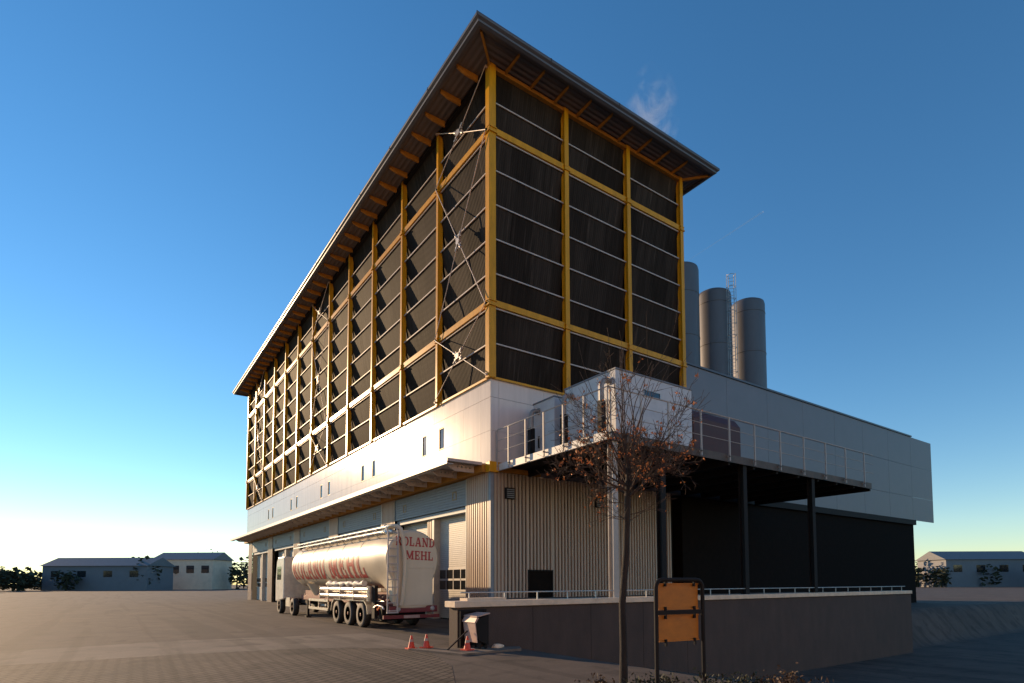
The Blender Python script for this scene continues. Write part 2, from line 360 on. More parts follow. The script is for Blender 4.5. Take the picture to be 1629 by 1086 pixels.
# X bracing, in front of the glass
def brace(a0, a1):
    for k0, k1 in ((0, 2), (2, 7), (7, 9)):
        z0, z1 = LV[k0]+.1, LV[k1]+.1; ym = (a0+a1)/2; zm = (z0+z1)/2; x = -.30
        if k0 == 7: z1 = ZT-.1; zm = LV[8]-.05
        corners = [(a0, z0), (a1, z0), (a0, z1), (a1, z1)]
        rods = D.objects.new('brace', None)
        n = MB(); n.tube([(x-.07, ym, zm), (x+.07, ym, zm)], .16, 12)
        for (ya, za) in corners:
            d = Vector((0, ya-ym, za-zm)).normalized(); c = Vector((x, ym, zm))
            n.bar(c+d*.1, c+d*.42, .07, .11, (1, 0, 0)); n.tube([c+d*.36, c+d*.48], .075, 8)
            s = Vector((0, -d.z, d.y)); n.bar(c+d*.30-s*.13, c+d*.30+s*.13, .06, .06, (1, 0, 0))
        o = n.build('brace_node', 'rodd', B)
        for (ya, za) in corners:
            r = MB(); d = Vector((0, ya-ym, za-zm)).normalized(); c = Vector((x, ym, zm))
            r.tube([c+d*.45, (x, ya, za)], .022, 6); r.bar((x, ya, za), (-.12, ya, za), .08, .1)
            r.build('brace_rod', 'rod', o)
brace(YC[0], YC[1]); brace(YC[5], YC[6]); brace(YC[10], YC[11])

# roof with deep overhang
O1 = 1.78; OR = 1.55
b = MB()
def ring(o, orr, z): return [(-o, -o, z), (XE+orr, -o, z), (XE+orr, YE+o, z), (-o, YE+o, z)]
R0 = [ring(O1, OR, 26.34), ring(O1+.02, OR+.02, 26.26), ring(O1, OR, 26.20), ring(O1-.10, OR-.10, 26.12), ring(O1-.12, OR-.12, 26.05), ring(O1-.24, OR-.24, 25.99), ring(O1-.36, OR-.36, 25.99), ring(O1-.37, OR-.37, 26.14)]
vs = [p for r in R0 for p in r]
b.add(vs, [(i*4+k, i*4+(k+1) % 4, (i+1)*4+(k+1) % 4, (i+1)*4+k) for i in range(len(R0)-1) for k in range(4)])
rf = b.build('roof', 'fascia', B, fix=False)
b = MB(); b.box(-O1+.05, XE+OR-.05, -O1+.05, YE+O1-.05, 26.28, 26.33); b.build('roof_deck', 'roof', rf)
b0, b1, c0_, c1_ = -O1+.36, XE+OR-.36, -O1+.36, YE+O1-.36
for q, m_ in (([(b0, c0_), (.5, .5+.0), (.5, YE-.5), (b0, c1_)], 'soffit'), ([(b0, c0_), (b1, c0_), (XE-.5, .5), (.5, .5)], 'soffit_end'), ([(b1, c0_), (b1, c1_), (XE-.5, YE-.5), (XE-.5, .5)], 'soffit'), ([(b0, c1_), (.5, YE-.5), (XE-.5, YE-.5), (b1, c1_)], 'soffit_end')):
    b = MB(); b.add([(x, y, 26.13) for x, y in q]+[(x, y, 26.2) for x, y in q], [(0, 1, 2, 3), (4, 5, 6, 7), (0, 1, 5, 4), (1, 2, 6, 5), (2, 3, 7, 6), (3, 0, 4, 7)]); b.build('soffit', m_, rf)
b = MB()
k = 0
y = -O1
while y < YE: b.box(-O1-.024, -O1+.0, y, y+.03, 26.2, 26.34); y += 4.8
x = 2.2
while x < XE+1: b.box(x, x+.03, -O1-.024, -O1, 26.2, 26.34); x += 4.4
b.build('fascia_joint', 'dark', rf)
def rafter(face, a):
    b = MB(); t = .05
    pts = [(-.22, 25.84), (-.9, 25.86), (-1.30, 25.98), (-1.36, 26.125), (-.22, 26.125)]
    if face == 'L': b.prism([(p[0], p[1]) for p in pts], 1, a-t, a+t)
    else: b.prism([(p[0], p[1]) for p in [(-.12, 25.95), (-1.22, 26.03), (-1.30, 26.125), (-.12, 26.125)]], 0, a-t*.8, a+t*.8)
    b.build('rafter', 'rafter', rf)
for i in range(len(YC)-1):
    for q in (1/6, .5, 5/6): rafter('L', YC[i]+(YC[i+1]-YC[i])*q)
for i in range(3):
    for q in (1/6, .5, 5/6): rafter('R', XC[i]+(XC[i+1]-XC[i])*q)
for sx in (0, 1):
    cx = 0 if sx == 0 else XE; dx = -1 if sx == 0 else 1
    b = MB(); b.bar((cx+dx*.1, -.1, 25.98), (cx+dx*1.32, -1.32, 26.06), .09, .14); b.build('hip_rafter', 'rafter', rf)

# canopy over the loading doors
CZ = 7.26
b = MB(); b.box(-2.0, -.02, .35, YE-1, CZ, CZ+.06); cn = b.build('canopy', 'canopy', B)
b = MB(); b.box(-2.04, -2.0, .33, YE-1, CZ-.16, CZ+.075); b.box(-2.0, -1.72, .33, YE-1, CZ-.16, CZ-.12); b.build('canopy_edge', 'canopy', cn)
b = MB(); b.box(-2.04, -.3, .27, .33, CZ-.05, CZ+.08); b.build('canopy_edge', 'bar', cn)
y = .75
while y < YE-2:
    b = MB(); t = .035; zt, zb = CZ-.01, CZ-.36
    b.box(-1.45, -.46, y-t, y+t, zt-.10, zt); b.box(-1.45, -.46, y-t, y+t, zb, zb+.16)
    xs_ = [-1.45, -1.34, -1.26, -1.13, -1.05, -.92, -.84, -.71, -.63, -.46]
    for i in range(0, 10, 2): b.box(xs_[i], xs_[i+1], y-t, y+t, zb+.16, zt-.10)
    b.prism([(-1.98, zt-.04), (-1.98, zt), (-1.45, zt), (-1.45, zb)], 1, y-t, y+t)
    b.build('bracket', 'bar', cn); y += 1.62

# ------------------------------------------------------------------ lower storey
def corr(b, face, a0, a1, z0, z1, d=0, pitch=.2, dep=.07):
    """trapezoidal sheet: a folded strip with thickness behind"""
    pr = []; a = a0
    while a < a1-1e-6:
        for q, dd in ((0, 0), (.46, 0), (.58, dep), (.88, dep)):
            aa = min(a+q*pitch, a1); pr.append((aa, d+dd))
        a += pitch
    pr.append((a1, d))
    F_ = L if face == 'L' else R_
    n = len(pr); vs = [F_(dd, aa, z) for z in (z0, z1) for aa, dd in pr]
    b.add(vs, [(i, i+1, n+i+1, n+i) for i in range(n-1)])
b = MB(); corr(b, 'R', .16, 2.0, -3, 6.92, -.03); b2 = b
corr(b, 'R', 2.0, 3.5, 2.5, 6.92, -.03); corr(b, 'R', 3.5, 12.0, -3, 6.92, -.03)
b.build('corrugated_wall', 'corr', B, fix=False)
b = MB(); corr(b, 'L', .16, 2.15, 0, 6.9, -.03); b.build('corrugated_wall', 'corr', B, fix=False)
b = MB(); b.box(-.03, .14, -.03, .14, -3, 6.9); b.build('corner_trim', 'slat', B)
b = MB(); b.box(.72, 12.2, .04, 11.5, -3, 6.9); b.box(.72, .9, 11.5, YE, 0, 6.9); b.build('inner_wall', 'inner', B)
# vents and hatch on the right face
for vx in (.98, 6.5):
    v = MB(); v.box(vx-.24, vx+.24, -.14, .0, 5.72, 6.24); o = v.build('vent', 'dark', B)
    s = MB()
    for i in range(5): s.box(vx-.2, vx+.2, -.16, -.141, 5.77+i*.09, 5.81+i*.09)
    s.build('vent_slat', 'slat', o)
h = MB(); h.box(2.0, 2.07, -.05, .05, 1.2, 2.5); h.box(3.43, 3.5, -.05, .05, 1.2, 2.5); h.box(2.07, 3.43, -.05, .05, 2.43, 2.5); h.build('hatch_frame', 'dark', B)
h = MB(); h.box(2.07, 3.43, .02, .045, 1.2, 2.43); h.build('hatch_opening', 'inner', B)
# loading doors on the left face, two to a pair under one slatted head
pair0 = [2.2, 13.0, 23.8, 34.6, 45.4]
for pi, ya in enumerate(pair0):
    yb = ya+8.7
    b = MB()
    n = 9; hz = (6.88-5.62)/n
    for i in range(n):
        z = 5.62+i*hz; b.prism([(.02, z), (.02, z+hz*.82), (.06, z+hz), (.12, z+hz), (.12, z)], 1, ya+.05, yb)
    hd = b.build('door_head', 'slat', B)
    b = MB(); b.box(.14, .66, ya+.05, yb, 5.34, 5.6); b.build('lintel', 'slat', hd)
    b = MB(); b.box(-.02, .7, ya-.03, ya+.05, 0, 6.88); b.build('door_jamb', 'canopy', B)
    for q in (0, 1):
        y0 = ya+.05 if q == 0 else ya+4.85; y1 = ya+3.95 if q == 0 else yb
        pl = MB(); ym = y0+1.2 if q == 0 else y1-1.4
        for (p0, p1, z0, z1) in ((ym-.2, ym-.15, 6.0, 6.42), (ym+.15, ym+.2, 6.0, 6.42), (ym-.15, ym+.15, 6.0, 6.05), (ym-.15, ym+.15, 6.37, 6.42)): pl.box(.0, .019, p0, p1, z0, z1)
        pl.build('number_plate', 'plate', B)
        b = MB(); z = .06
        while z < 5.35:          # sections of the sectional door, two of them glazed low down
            z1 = z+.10
            if not 1.5 <= z < 2.6: b.box(.60, .66, y0, y1, z, z1-.012)
            z = z1
        # glazing rails
        for zz in (1.46, 2.02, 2.58): b.box(.585, .60, y0, y1, zz, zz+.10)
        yy = y0
        while yy < y1-.05: b.box(.585, .60, yy, yy+.06, 1.56, 2.58); yy += .78
        dr = b.build('sectional_door', 'door', B)
        gl = MB(); gl.box(.59, .602, y0+.02, y1-.02, 1.5, 2.62); gl.build('door_glass', 'win', dr)
    b = MB(); corr(b, 'L', ya+4.2, ya+4.85, 0, 5.34, .28); b.build('pier', 'corr', B, fix=False)
    b = MB(); b.box(.24, .66, ya+3.95, ya+4.2, 0, 5.34); b.build('pier_edge', 'canopy', B)
    b = MB(); corr(b, 'L', yb, ya+10.77, 0, 6.9, -.02); b.build('corrugated_wall', 'corr', B, fix=False)

# ------------------------------------------------------------------ annex, silos behind
A = thing('annex_building', 'lower grey panelled building joined to the right end of the tall building', 'building', (13.4, 0, 0))
b = MB()
x = 13.4
while x < 45:
    for z0, z1 in ((7.4, 9.5), (9.52, 12.3), (12.32, 14.98)): b.box(x+.01, x+4.49, .30, .34, z0, z1)
    x += 4.5
b.build('cladding', 'annex', A)
b = MB(); b.box(13.42, 45, .35, 22, -2.5, 15); b.build('wall', 'inner', A)  # near-black colour stands in for the shaded passage below
b = MB(); b.box(13.4, 45.1, .22, 22.2, 15, 15.12); b.build('roof', 'fascia', A)
b = MB(); b.box(13.42, 45, .1, .34, 6.95, 7.38); b.build('edge_beam', 'dark', A)

def silo(xp, depth, r, ztop, ladder, label):
    a = (xp-CX)/F; q = CAM+(Vector((math.sin(YAW), math.cos(YAW), 0))+rt*a)*depth
    S = thing('silo', label, 'silo', (q.x, q.y, 0), 'steel silos behind the building')
    b = MB(); prof = [(r, 0), (r, ztop-.5), (r*.96, ztop-.22), (r*.8, ztop-.07), (r*.45, ztop), (.02, ztop+.02)]
    b.lathe([(r, 0)]+prof[1:], (q.x, q.y, 0), 2, 40); body = b.build('shell', 'silo', S)
    z = 4.0
    while z < ztop-1:
        b = MB(); b.lathe([(r+.001, z), (r+.03, z+.02), (r+.03, z+.08), (r+.001, z+.1)], (q.x, q.y, 0), 2, 40); z += 4.2
        b.build('hoop', 'silo', body)
    if ladder:
        d = (Vector((CAM.x, CAM.y, 0))-Vector((q.x, q.y, 0))).normalized(); side = Vector((-d.y, d.x, 0))
        c = Vector((q.x, q.y, 0))+(d*.55+side*ladder*.83).normalized()*(r+.3); t = Vector((d.x, d.y, 0))
        s = side
        b = MB()
        for k in (-.25, .25): b.bar(c+s*k+Vector((0, 0, 8)), c+s*k+Vector((0, 0, ztop+1)), .05)
        z = 8
        while z < ztop+.9: b.bar(c-s*.25+Vector((0, 0, z)), c+s*.25+Vector((0, 0, z)), .03); z += .35
        for k in (-.42, .42): b.bar(c+s*k+d*.35+Vector((0, 0, 10)), c+s*k+d*.35+Vector((0, 0, ztop+1)), .04)
        z = 10
        while z < ztop+1:
            b.tube([c+s*.25+Vector((0, 0, z)), c+s*.42+d*.35+Vector((0, 0, z)), c+d*.6+Vector((0, 0, z)), c-s*.42+d*.35+Vector((0, 0, z)), c-s*.25+Vector((0, 0, z))], .025, 5); z += 1.2
        b.build('ladder', 'steel', S)
    return S
silo(1092, 55, 1.65, 32.2, 0, 'tallest round steel silo just beside the yellow end column')
silo(1145, 57, 1.65, 30.7, 1, 'slightly lower round silo with a caged ladder up its left flank')
silo(1200, 59, 1.65, 30.7, 0, 'round silo standing to the right of the silo with the ladder')

# ------------------------------------------------------------------ platform in front of the right face
PX0, PY0, PX1 = .35, -7.3, 20.0; PZ = 7.25
PL = thing('service_platform', 'steel equipment platform on posts in front of the right facade', 'platform', (PX0, PY0, 0))
b = MB(); b.box(PX0+.06, PX1, PY0+.06, -.06, PZ-.08, PZ); b.build('deck', 'plat', PL)
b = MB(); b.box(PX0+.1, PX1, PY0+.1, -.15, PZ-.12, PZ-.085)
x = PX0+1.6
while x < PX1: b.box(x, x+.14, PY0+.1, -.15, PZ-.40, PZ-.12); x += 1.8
b.build('underside', 'dark', PL)  # dark sheet and joists: the deck's shade put into the colour
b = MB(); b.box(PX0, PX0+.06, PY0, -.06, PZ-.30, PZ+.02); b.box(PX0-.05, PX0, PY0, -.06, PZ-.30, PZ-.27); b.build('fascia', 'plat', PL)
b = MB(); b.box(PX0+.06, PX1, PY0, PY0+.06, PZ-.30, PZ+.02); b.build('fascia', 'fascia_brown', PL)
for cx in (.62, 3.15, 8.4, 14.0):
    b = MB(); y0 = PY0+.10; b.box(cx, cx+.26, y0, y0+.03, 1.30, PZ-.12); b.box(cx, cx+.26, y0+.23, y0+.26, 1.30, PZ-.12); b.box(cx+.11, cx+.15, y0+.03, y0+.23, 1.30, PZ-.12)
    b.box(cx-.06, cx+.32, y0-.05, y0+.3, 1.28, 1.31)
    b.build('support_post', 'lsteel' if cx < 1 else 'dark', PL)  # posts past the first coloured dark for the building's shade
# railing: posts fixed outside the fascia
RT = 8.80
rl = D.objects.new('railing', None)
b = MB(); b.tube([(PX0-.10, -.15, RT), (PX0-.10, PY0-.1, RT), (PX1, PY0-.1, RT)], .028, 8)
rail = b.build('handrail', 'lsteel', PL)
b = MB()
for z in (7.80, 8.30): b.tube([(PX0-.10, -.15, z), (PX0-.10, PY0-.1, z), (PX1, PY0-.1, z)], .014, 6)
b.build('mid_rail', 'lsteel', PL)
def post(x, y, dx, dy):
    b = MB(); b.box(x-.03, x+.03, y-.03, y+.03, PZ-.28, RT-.02); b.box(min(x, x+dx)-.03, max(x, x+dx)+.03, min(y, y+dy)-.03, max(y, y+dy)+.03, PZ-.12, PZ-.07)
    b.build('rail_post', 'lsteel', PL)
for y in (-.12, -1.07, -2.36, -3.63, -4.88, -6.1, -7.35): post(PX0-.10, y, .08, 0)
for x in (PX0+.0, 1.9, 3.4, 5.35, 7.2, 9, 11, 13, 15, 17, 19): post(x, PY0-.1, 0, .08)

# plant rooms with goose-neck ducts
def plant(x0, x1, y0, y1, z1, ducts, label, name='plant_room'):
    T = thing(name, label, 'plant room', (x0, y0, PZ))
    b = MB(); b.box(x0, x1, y0, y1, PZ+.22, z1-.03); o = b.build('casing', 'blue', T, bevel=.015)
    b = MB(); b.box(x0-.03, x1+.03, y0-.03, y1+.03, z1-.03, z1+.03); b.build('roof', 'annex', T)
    b = MB(); b.box(x0+.03, x1-.03, y0+.03, y1-.03, PZ+.12, PZ+.22); b.build('plinth', 'plat', T)
    b = MB(); b.box(x0-.05, x0-.003, y0+.05, y1-.05, PZ+.01, PZ+.20); b.build('kerb', 'bar', T)
    for yd in ducts:
        zt = z1-.42; pts = []
        xo = x0-.42
        for k in range(7):
            t = k/6*math.pi/2; pts.append((x0-.16-.26*math.sin(t), yd, zt-.26*(1-math.cos(t))))
        b = MB(); b.tube([(x0-.002, yd, zt), (x0-.16, yd, zt)]+pts[1:]+[(xo, yd, zt-.9)], .105, 12)
        b.tube([(x0-.002, yd, zt), (x0-.05, yd, zt)], .16, 12)
        d = b.build('duct', 'duct', T)
        b = MB(); b.box(xo-.12, xo+.12, yd-.12, yd+.12, PZ+.02, zt-.85); b.build('duct_box', 'dark', d)
    return T
T = plant(1.8, 6.3, -6.2, -3.1, 10.15, (-5.85, -3.55), 'largest pale plant room at the outer corner of the platform, behind the tree')
b = MB(); b.box(3.3, 4.3, -6.24, -6.2, 9.35, 9.37); b.box(3.3, 4.3, -6.24, -6.2, 9.58, 9.60); b.box(3.3, 3.33, -6.24, -6.2, 9.37, 9.58); b.box(4.27, 4.3, -6.24, -6.2, 9.37, 9.58); v = b.build('slot_vent', 'steel', T)
b = MB(); b.box(3.33, 4.27, -6.215, -6.203, 9.37, 9.58); b.build('vent_glass', 'win', v)
b = MB(); b.bar((2.15, -6.235, 8.1), (2.15, -6.235, 9.55), .05, .02); b.build('door_edge', 'bar', T)
T = plant(1.85, 6.0, -2.3, -.75, 10.10, (-1.15,), 'smaller pale plant room on the platform, beside the white wall', 'plant_room')
b = MB(); b.bar((1.80, -1.2, 8.0), (1.80, -1.2, 8.5), .05, .05); b.bar((1.80, -1.2, 8.5), (1.84, -1.2, 8.5), .05, .05); b.bar((1.80, -1.2, 8.0), (1.84, -1.2, 8.0), .05, .05); b.build('handle', 'dark', T)
T = thing('cooling_unit', 'dark rust-red unit with a sloping lid on the platform behind the railing', 'cooling unit', (6.8, -5.9, PZ))
b = MB(); b.prism([(-5.9, PZ), (-5.9, 9.15), (-5.6, 9.55), (-4.2, 9.7), (-4.2, PZ)], 0, 6.75, 10.2); b.build('casing', 'redc', T, bevel=.04)
b = MB(); b.box(6.70, 6.75, -5.8, -5.5, PZ+.1, 9.0); b.build('side_rail', 'bar', T)

# ------------------------------------------------------------------ retaining wall with coping and low rail
WY = -7.45; WX0 = -5.75
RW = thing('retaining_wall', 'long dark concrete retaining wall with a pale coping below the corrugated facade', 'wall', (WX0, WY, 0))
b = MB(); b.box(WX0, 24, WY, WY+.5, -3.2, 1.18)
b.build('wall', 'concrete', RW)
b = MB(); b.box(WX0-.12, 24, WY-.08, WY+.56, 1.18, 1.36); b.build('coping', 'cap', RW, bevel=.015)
b = MB(); b.box(WX0+.35, WX0+1.7, WY+.05, WY+.5, 1.36, 1.44); b.build('coping_slab', 'cap', RW)
b = MB(); b.box(-1.2, 24, WY+.5, -.04, .9, 1.2); b.build('terrace_floor', 'slab', RW)
b = MB(); b.tube([(WX0+.25, WY+.3, 1.60), (24, WY+.3, 1.60)], .022, 6); b.build('rail', 'steel', RW)
for i in range(24):
    b = MB(); x = WX0+.55+i*1.25; b.box(x-.015, x+.015, WY+.285, WY+.315, 1.36, 1.59); b.build('rail_post', 'steel', RW)
b = MB()
for x in (-3.1, -.7, 1.8, 4.2): b.box(x, x+.012, WY-.004, WY-.0005, -3, 1.17)
b.build('wall_joint', 'dark', RW)

# equipment cabinet against the wall
T = thing('equipment_cabinet', 'open metal cabinet with a pale tilted side panel leaning on the retaining wall', 'cabinet', (-5.3, -7.5, 0))
b = MB(); b.box(-5.72, -4.86, -7.58, -7.47, 1.07, 1.12); b.box(-5.72, -5.67, -7.56, -7.47, .06, 1.07); b.box(-4.92, -4.86, -7.56, -7.47, .06, 1.07); b.box(-5.67, -4.92, -7.50, -7.46, .1, 1.06); b.build('frame', 'dark', T)
b = MB(); b.prism([(-5.52, .30), (-5.20, .16), (-5.20, 1.0), (-5.60, .86)], 1, -8.25, -7.56); o = b.build('casing', 'dark', T)
b = MB(); b.prism([(-5.615, .80), (-5.545, .24), (-5.57, .235), (-5.64, .80)], 1, -8.24, -7.58); b.build('side_panel', 'conew', T)
b = MB(); b.prism([(-5.67, .79), (-5.60, .92), (-5.53, .92), (-5.62, .78)], 1, -8.28, -7.56); b.prism([(-5.60, .93), (-5.17, 1.02), (-5.17, 1.05), (-5.60, .97)], 1, -8.28, -7.54); b.build('hood', 'conew', T)
for (x, y) in ((-5.45, -8.18), (-5.25, -8.18), (-5.45, -7.65), (-5.25, -7.65)):
    b = MB(); b.box(x-.03, x+.03, y-.03, y+.03, gz(x, y)+.05, .26); b.build('leg', 'dark', T)
b = MB(); b.bar((-6.35, -8.0, .08), (-5.68, -7.9, .55), .035); tag(b.build('prop_bar', 'dark', None, loc=(-6.35, -8.0, 0)), 'thin dark bar leaning between the ground and the metal cabinet', 'bar')
for i, (x, y, s, lb) in enumerate(((-4.80, -8.05, .13, 'bigger rounded stone at the foot of the cabinet, right side'), (-4.55, -7.85, .09, 'small pale stone lying against the retaining wall right of the cabinet'), (-5.75, -8.25, .09, 'pale stone on the ground just left of the cabinet'))):
    bm = bmesh.new(); bmesh.ops.create_icosphere(bm, subdivisions=2, radius=s)
    for v in bm.verts: v.co = Vector((v.co.x*1.3, v.co.y, v.co.z*.75))*(1+random.uniform(-.12, .12))
    me = D.meshes.new('stone'); bm.to_mesh(me); bm.free(); me.materials.append(MT['cap'])
    o = D.objects.new('stone', me); col.objects.link(o); o.location = (x, y, gz(x, y)+s*.5); tag(o, lb, 'stone', 'stones by the cabinet')
b = MB()
q = [(-7.0, -6.9), (-6.4, -8.9), (-4.4, -8.7), (-3.7, -7.6)]
b.add([(x, y, gz(x, y)+.06) for x, y in q]+[(x, y, gz(x, y)-.1) for x, y in q], [(0, 1, 2, 3), (0, 4, 5, 1), (1, 5, 6, 2), (2, 6, 7, 3), (3, 7, 4, 0)])
struct(b.build('concrete_pad', 'slab'))

# ------------------------------------------------------------------ traffic cones
def cone0(x, y, label):
    z = gz(x, y)+(.06 if x > -6.4 else .005)
    T = thing('traffic_cone', label, 'traffic cone', (x, y, z), 'traffic cones by the retaining wall')
    b = MB(); b.box(x-.14, x+.14, y-.14, y+.14, z, z+.03)
    b.lathe([(.10, z+.03), (.095, z+.05), (.024, z+.37), (.018, z+.38)], (x, y, 0), 2, 20)
    b.build('body', 'cone', T)
    b = MB(); f = lambda h: .095-(h-.05)*(.071/.32)+.003
    b.lathe([(f(.20), z+.20), (f(.27), z+.27)], (x, y, 0), 2, 20); b.build('collar', 'conew', T)
    return T
c0 = cone0(-6.75, -6.55, 'leftmost orange traffic cone, standing nearest the tanker')
for x, y, lb, rz in ((-6.52, -7.05, 'middle orange cone, just right of the leftmost one', .4), (-5.88, -8.25, 'rightmost orange cone, in front of the metal cabinet', .2)):
    c = copy_tree(c0); c.location = (x, y, gz(x, y)+(.062 if x > -6.6 else .0)); c.rotation_euler = (0, 0, rz); c['label'] = lb

# ------------------------------------------------------------------ slab-serif lettering (cells of a small raster, laid on the paint)
def glyph(ch):
    """returns inside(u, v) for a bold slab-serif capital in a box 0..w by 0..1"""
    S = .20; T_ = .13       # stem width and serif thickness
    def rect(x0, x1, y0, y1): return lambda u, v: x0 <= u <= x1 and y0 <= v <= y1
    def seg(xa, ya, xb, yb, h): # slanted stem of horizontal half-width h
        return lambda u, v: min(ya, yb) <= v <= max(ya, yb) and abs(u-(xa+(xb-xa)*(v-ya)/(yb-ya))) <= h
    def bowl(cx, cy, rx, ry, tx, ty, lim):
        return lambda u, v: u >= lim and ((u-cx)/rx)**2+((v-cy)/ry)**2 <= 1 and ((u-cx)/(rx-tx))**2+((v-cy)/(ry-ty))**2 >= 1
    if ch == 'L': w = .66; p = [rect(.08, .28, 0, 1), rect(0, .38, .88, 1), rect(0, .66, 0, .13), rect(.54, .66, 0, .36)]
    elif ch == 'E': w = .68; p = [rect(.08, .28, 0, 1), rect(0, .66, 0, .13), rect(0, .66, .87, 1), rect(.54, .66, 0, .32), rect(.54, .66, .70, 1), rect(.2, .48, .44, .57), rect(.42, .50, .34, .67)]
    elif ch == 'H': w = .86; p = [rect(.08, .28, 0, 1), rect(.58, .78, 0, 1), rect(.2, .6, .43, .57)]+[rect(a, a+.36, b_, b_+.12) for a in (0, .5) for b_ in (0, .88)]
    elif ch == 'N': w = .90; p = [rect(.09, .22, 0, 1), rect(.66, .79, 0, 1), seg(.70, 0, .16, 1, .12), rect(0, .34, 0, .12), rect(0, .30, .88, 1), rect(.56, .90, .88, 1)]
    elif ch == 'M': w = 1.06; p = [rect(.09, .22, 0, 1), rect(.78, .98, 0, 1), seg(.53, .1, .18, 1, .11), seg(.53, .1, .86, 1, .09), rect(0, .34, 0, .12), rect(.70, 1.06, 0, .12), rect(0, .25, .88, 1), rect(.82, 1.06, .88, 1)]
    elif ch == 'A': w = .90; p = [seg(.16, 0, .42, 1, .07), seg(.74, 0, .50, 1, .12), rect(.26, .66, .28, .39), rect(0, .34, 0, .12), rect(.54, .90, 0, .12)]
    elif ch == 'O': w = .80; p = [bowl(.40, .5, .40, .5, .2, .13, -1)]
    elif ch == 'D': w = .80; p = [rect(.08, .28, 0, 1), rect(0, .3, 0, .12), rect(0, .3, .88, 1), bowl(.28, .5, .50, .5, .2, .13, .27)]
    elif ch == 'R': w = .84; p = [rect(.08, .28, 0, 1), rect(0, .38, 0, .12), rect(0, .3, .88, 1), bowl(.28, .72, .42, .28, .2, .12, .27), seg(.72, 0, .46, .46, .11), rect(.56, .84, 0, .11)]
    else: w = .45; p = []
    return w, lambda u, v: any(f(u, v) for f in p)
def lettering(b, text, width, height, mapf, res=26, gap=.10):
    g = [glyph(c) for c in text]; tot = sum(w for w, _ in g)+gap*(len(g)-1); sx = width/tot; x = 0
    for w, ins in g:
        nu = int(w*res); nv = res; off = len(b.v)
        for i in range(nu+1):
            for j in range(nv+1): b.v.append(Vector(mapf((x+w*i/nu)*sx, height*j/nv)))
        for i in range(nu):
            for j in range(nv):
                if ins(w*(i+.5)/nu, (j+.5)/nv):
                    a = off+i*(nv+1)+j; b.f.append((a, a+nv+1, a+nv+2, a+1)); b.sm.append(False)
        x += w+gap

# ------------------------------------------------------------------ bulk tanker lorry
TX = -3.73; TY = 0.0
T = thing('tanker_lorry', 'cream silo tanker lorry with red lettering parked along the loading doors', 'lorry', (TX, TY, 0))
RR = 1.24; ZC = 2.92
def sect(y):
    """closed outline (x, z) of the tank at distance y from its rear, same point count everywhere"""
    n = 28; pts = []
    k = 1-smooth(.0, 1.9, y)            # 1 at the rear plate, 0 on the barrel
    r = RR-.10*k*k
    if y > 14.5: r = RR-(y-14.5)**2*.9
    for i in range(n+1):                # right side over the top to the left side
        t = -math.radians(12)+math.radians(204)*i/n
        pts.append((TX+r*math.cos(t), ZC+r*math.sin(t)))
    # lower flank: circle on the barrel, folded in to a narrow skirt at the rear
    m = 14; low = []
    for i in range(1, m):
        t = math.radians(192)+math.radians(156)*i/m
        cxr, czr = r*math.cos(t), r*math.sin(t)
        s = i/m
        if s < .5: q = s*2; hx = -(.88+.30*max(0, 1-q*3.5)); hz = ZC-.3-(1.82)*min(1, q*1.15)
        else: q = (1-s)*2; hx = (.88+.30*max(0, 1-q*3.5)); hz = ZC-.3-(1.82)*min(1, q*1.15)
        if abs(s-.5) < .08: hx = (s-.5)*8
        kk = k**.8
        low.append((TX+cxr*(1-kk)+hx*kk, ZC+czr*(1-kk)+(hz-ZC)*kk))
    return pts+low
ysec = [.06, .02, .10, .35, .7, 1.1, 1.5, 1.9, 2.6]+[3.5+i for i in range(12)]+[14.7, 15.0, 15.2, 15.35, 15.45]
b = MB(); secs = []
for i, y in enumerate(ysec):
    s = sect(max(y, .02) if i else .02)
    if i == 0: s = [(TX+(x-TX)*.94, 2.6+(z-2.6)*.94) for x, z in s]; y = .0
    if i == 1: y = .05
    if i == 2: y = .14; 
    secs.append([(x, TY+y, z) for x, z in s])
n = len(secs[0]); b.add([p for s in secs for p in s], [(i*n+k, i*n+(k+1) % n, (i+1)*n+(k+1) % n, (i+1)*n+k) for i in range(len(secs)-1) for k in range(n)], True)
b.add(secs[0], [tuple(reversed(range(n)))]); b.add(secs[-1], [tuple(range(n))])
tank = b.build('tank', 'tank', T)
# lettering, back plate and side
b = MB(); lettering(b, 'ROLAND', 1.72, .38, lambda u, v: (-4.50+u, -.006, 3.42+v-.03*u), 30)
lettering(b, 'MEHL', 1.22, .37, lambda u, v: (-4.08+u, -.006, 2.86+v-.03*u), 30); b.build('lettering', 'red', tank, fix=False)
b = MB()
def side(u, v):   # u runs towards the rear
    t = math.radians(219)-v/RR; return (TX+(RR+.008)*math.cos(t), 14.4-u, ZC+(RR+.008)*math.sin(t))
lettering(b, 'ROLAND', 6.3, 1.35, side, 30, .12); lettering(b, 'MEHL', 5.0, 1.35, lambda u, v: side(u+6.95, v), 30, .12); b.build('lettering', 'red', tank, fix=False)
# rear skirt panel
b = MB(); b.box(TX-.86, TX+.86, -.03, .0, .98, 2.50); b.box(TX-.90, TX+.90, -.035, .0, 2.50, 2.56); b.build('rear_panel', 'tank', T, bevel=.01)
# ladder at the rear left corner
b = MB()
for x in (-4.92, -4.50): b.tube([(x, -.22, .72), (x, -.22, 3.9), (x, -.02, 4.15)], .03, 6)
z = .8
while z < 3.95: b.tube([(-4.92, -.22, z), (-4.50, -.22, z)], .022, 6); z += .31
b.box(-4.95, -4.47, -.26, -.18, .70, .76)
b.build('ladder', 'bar', T)
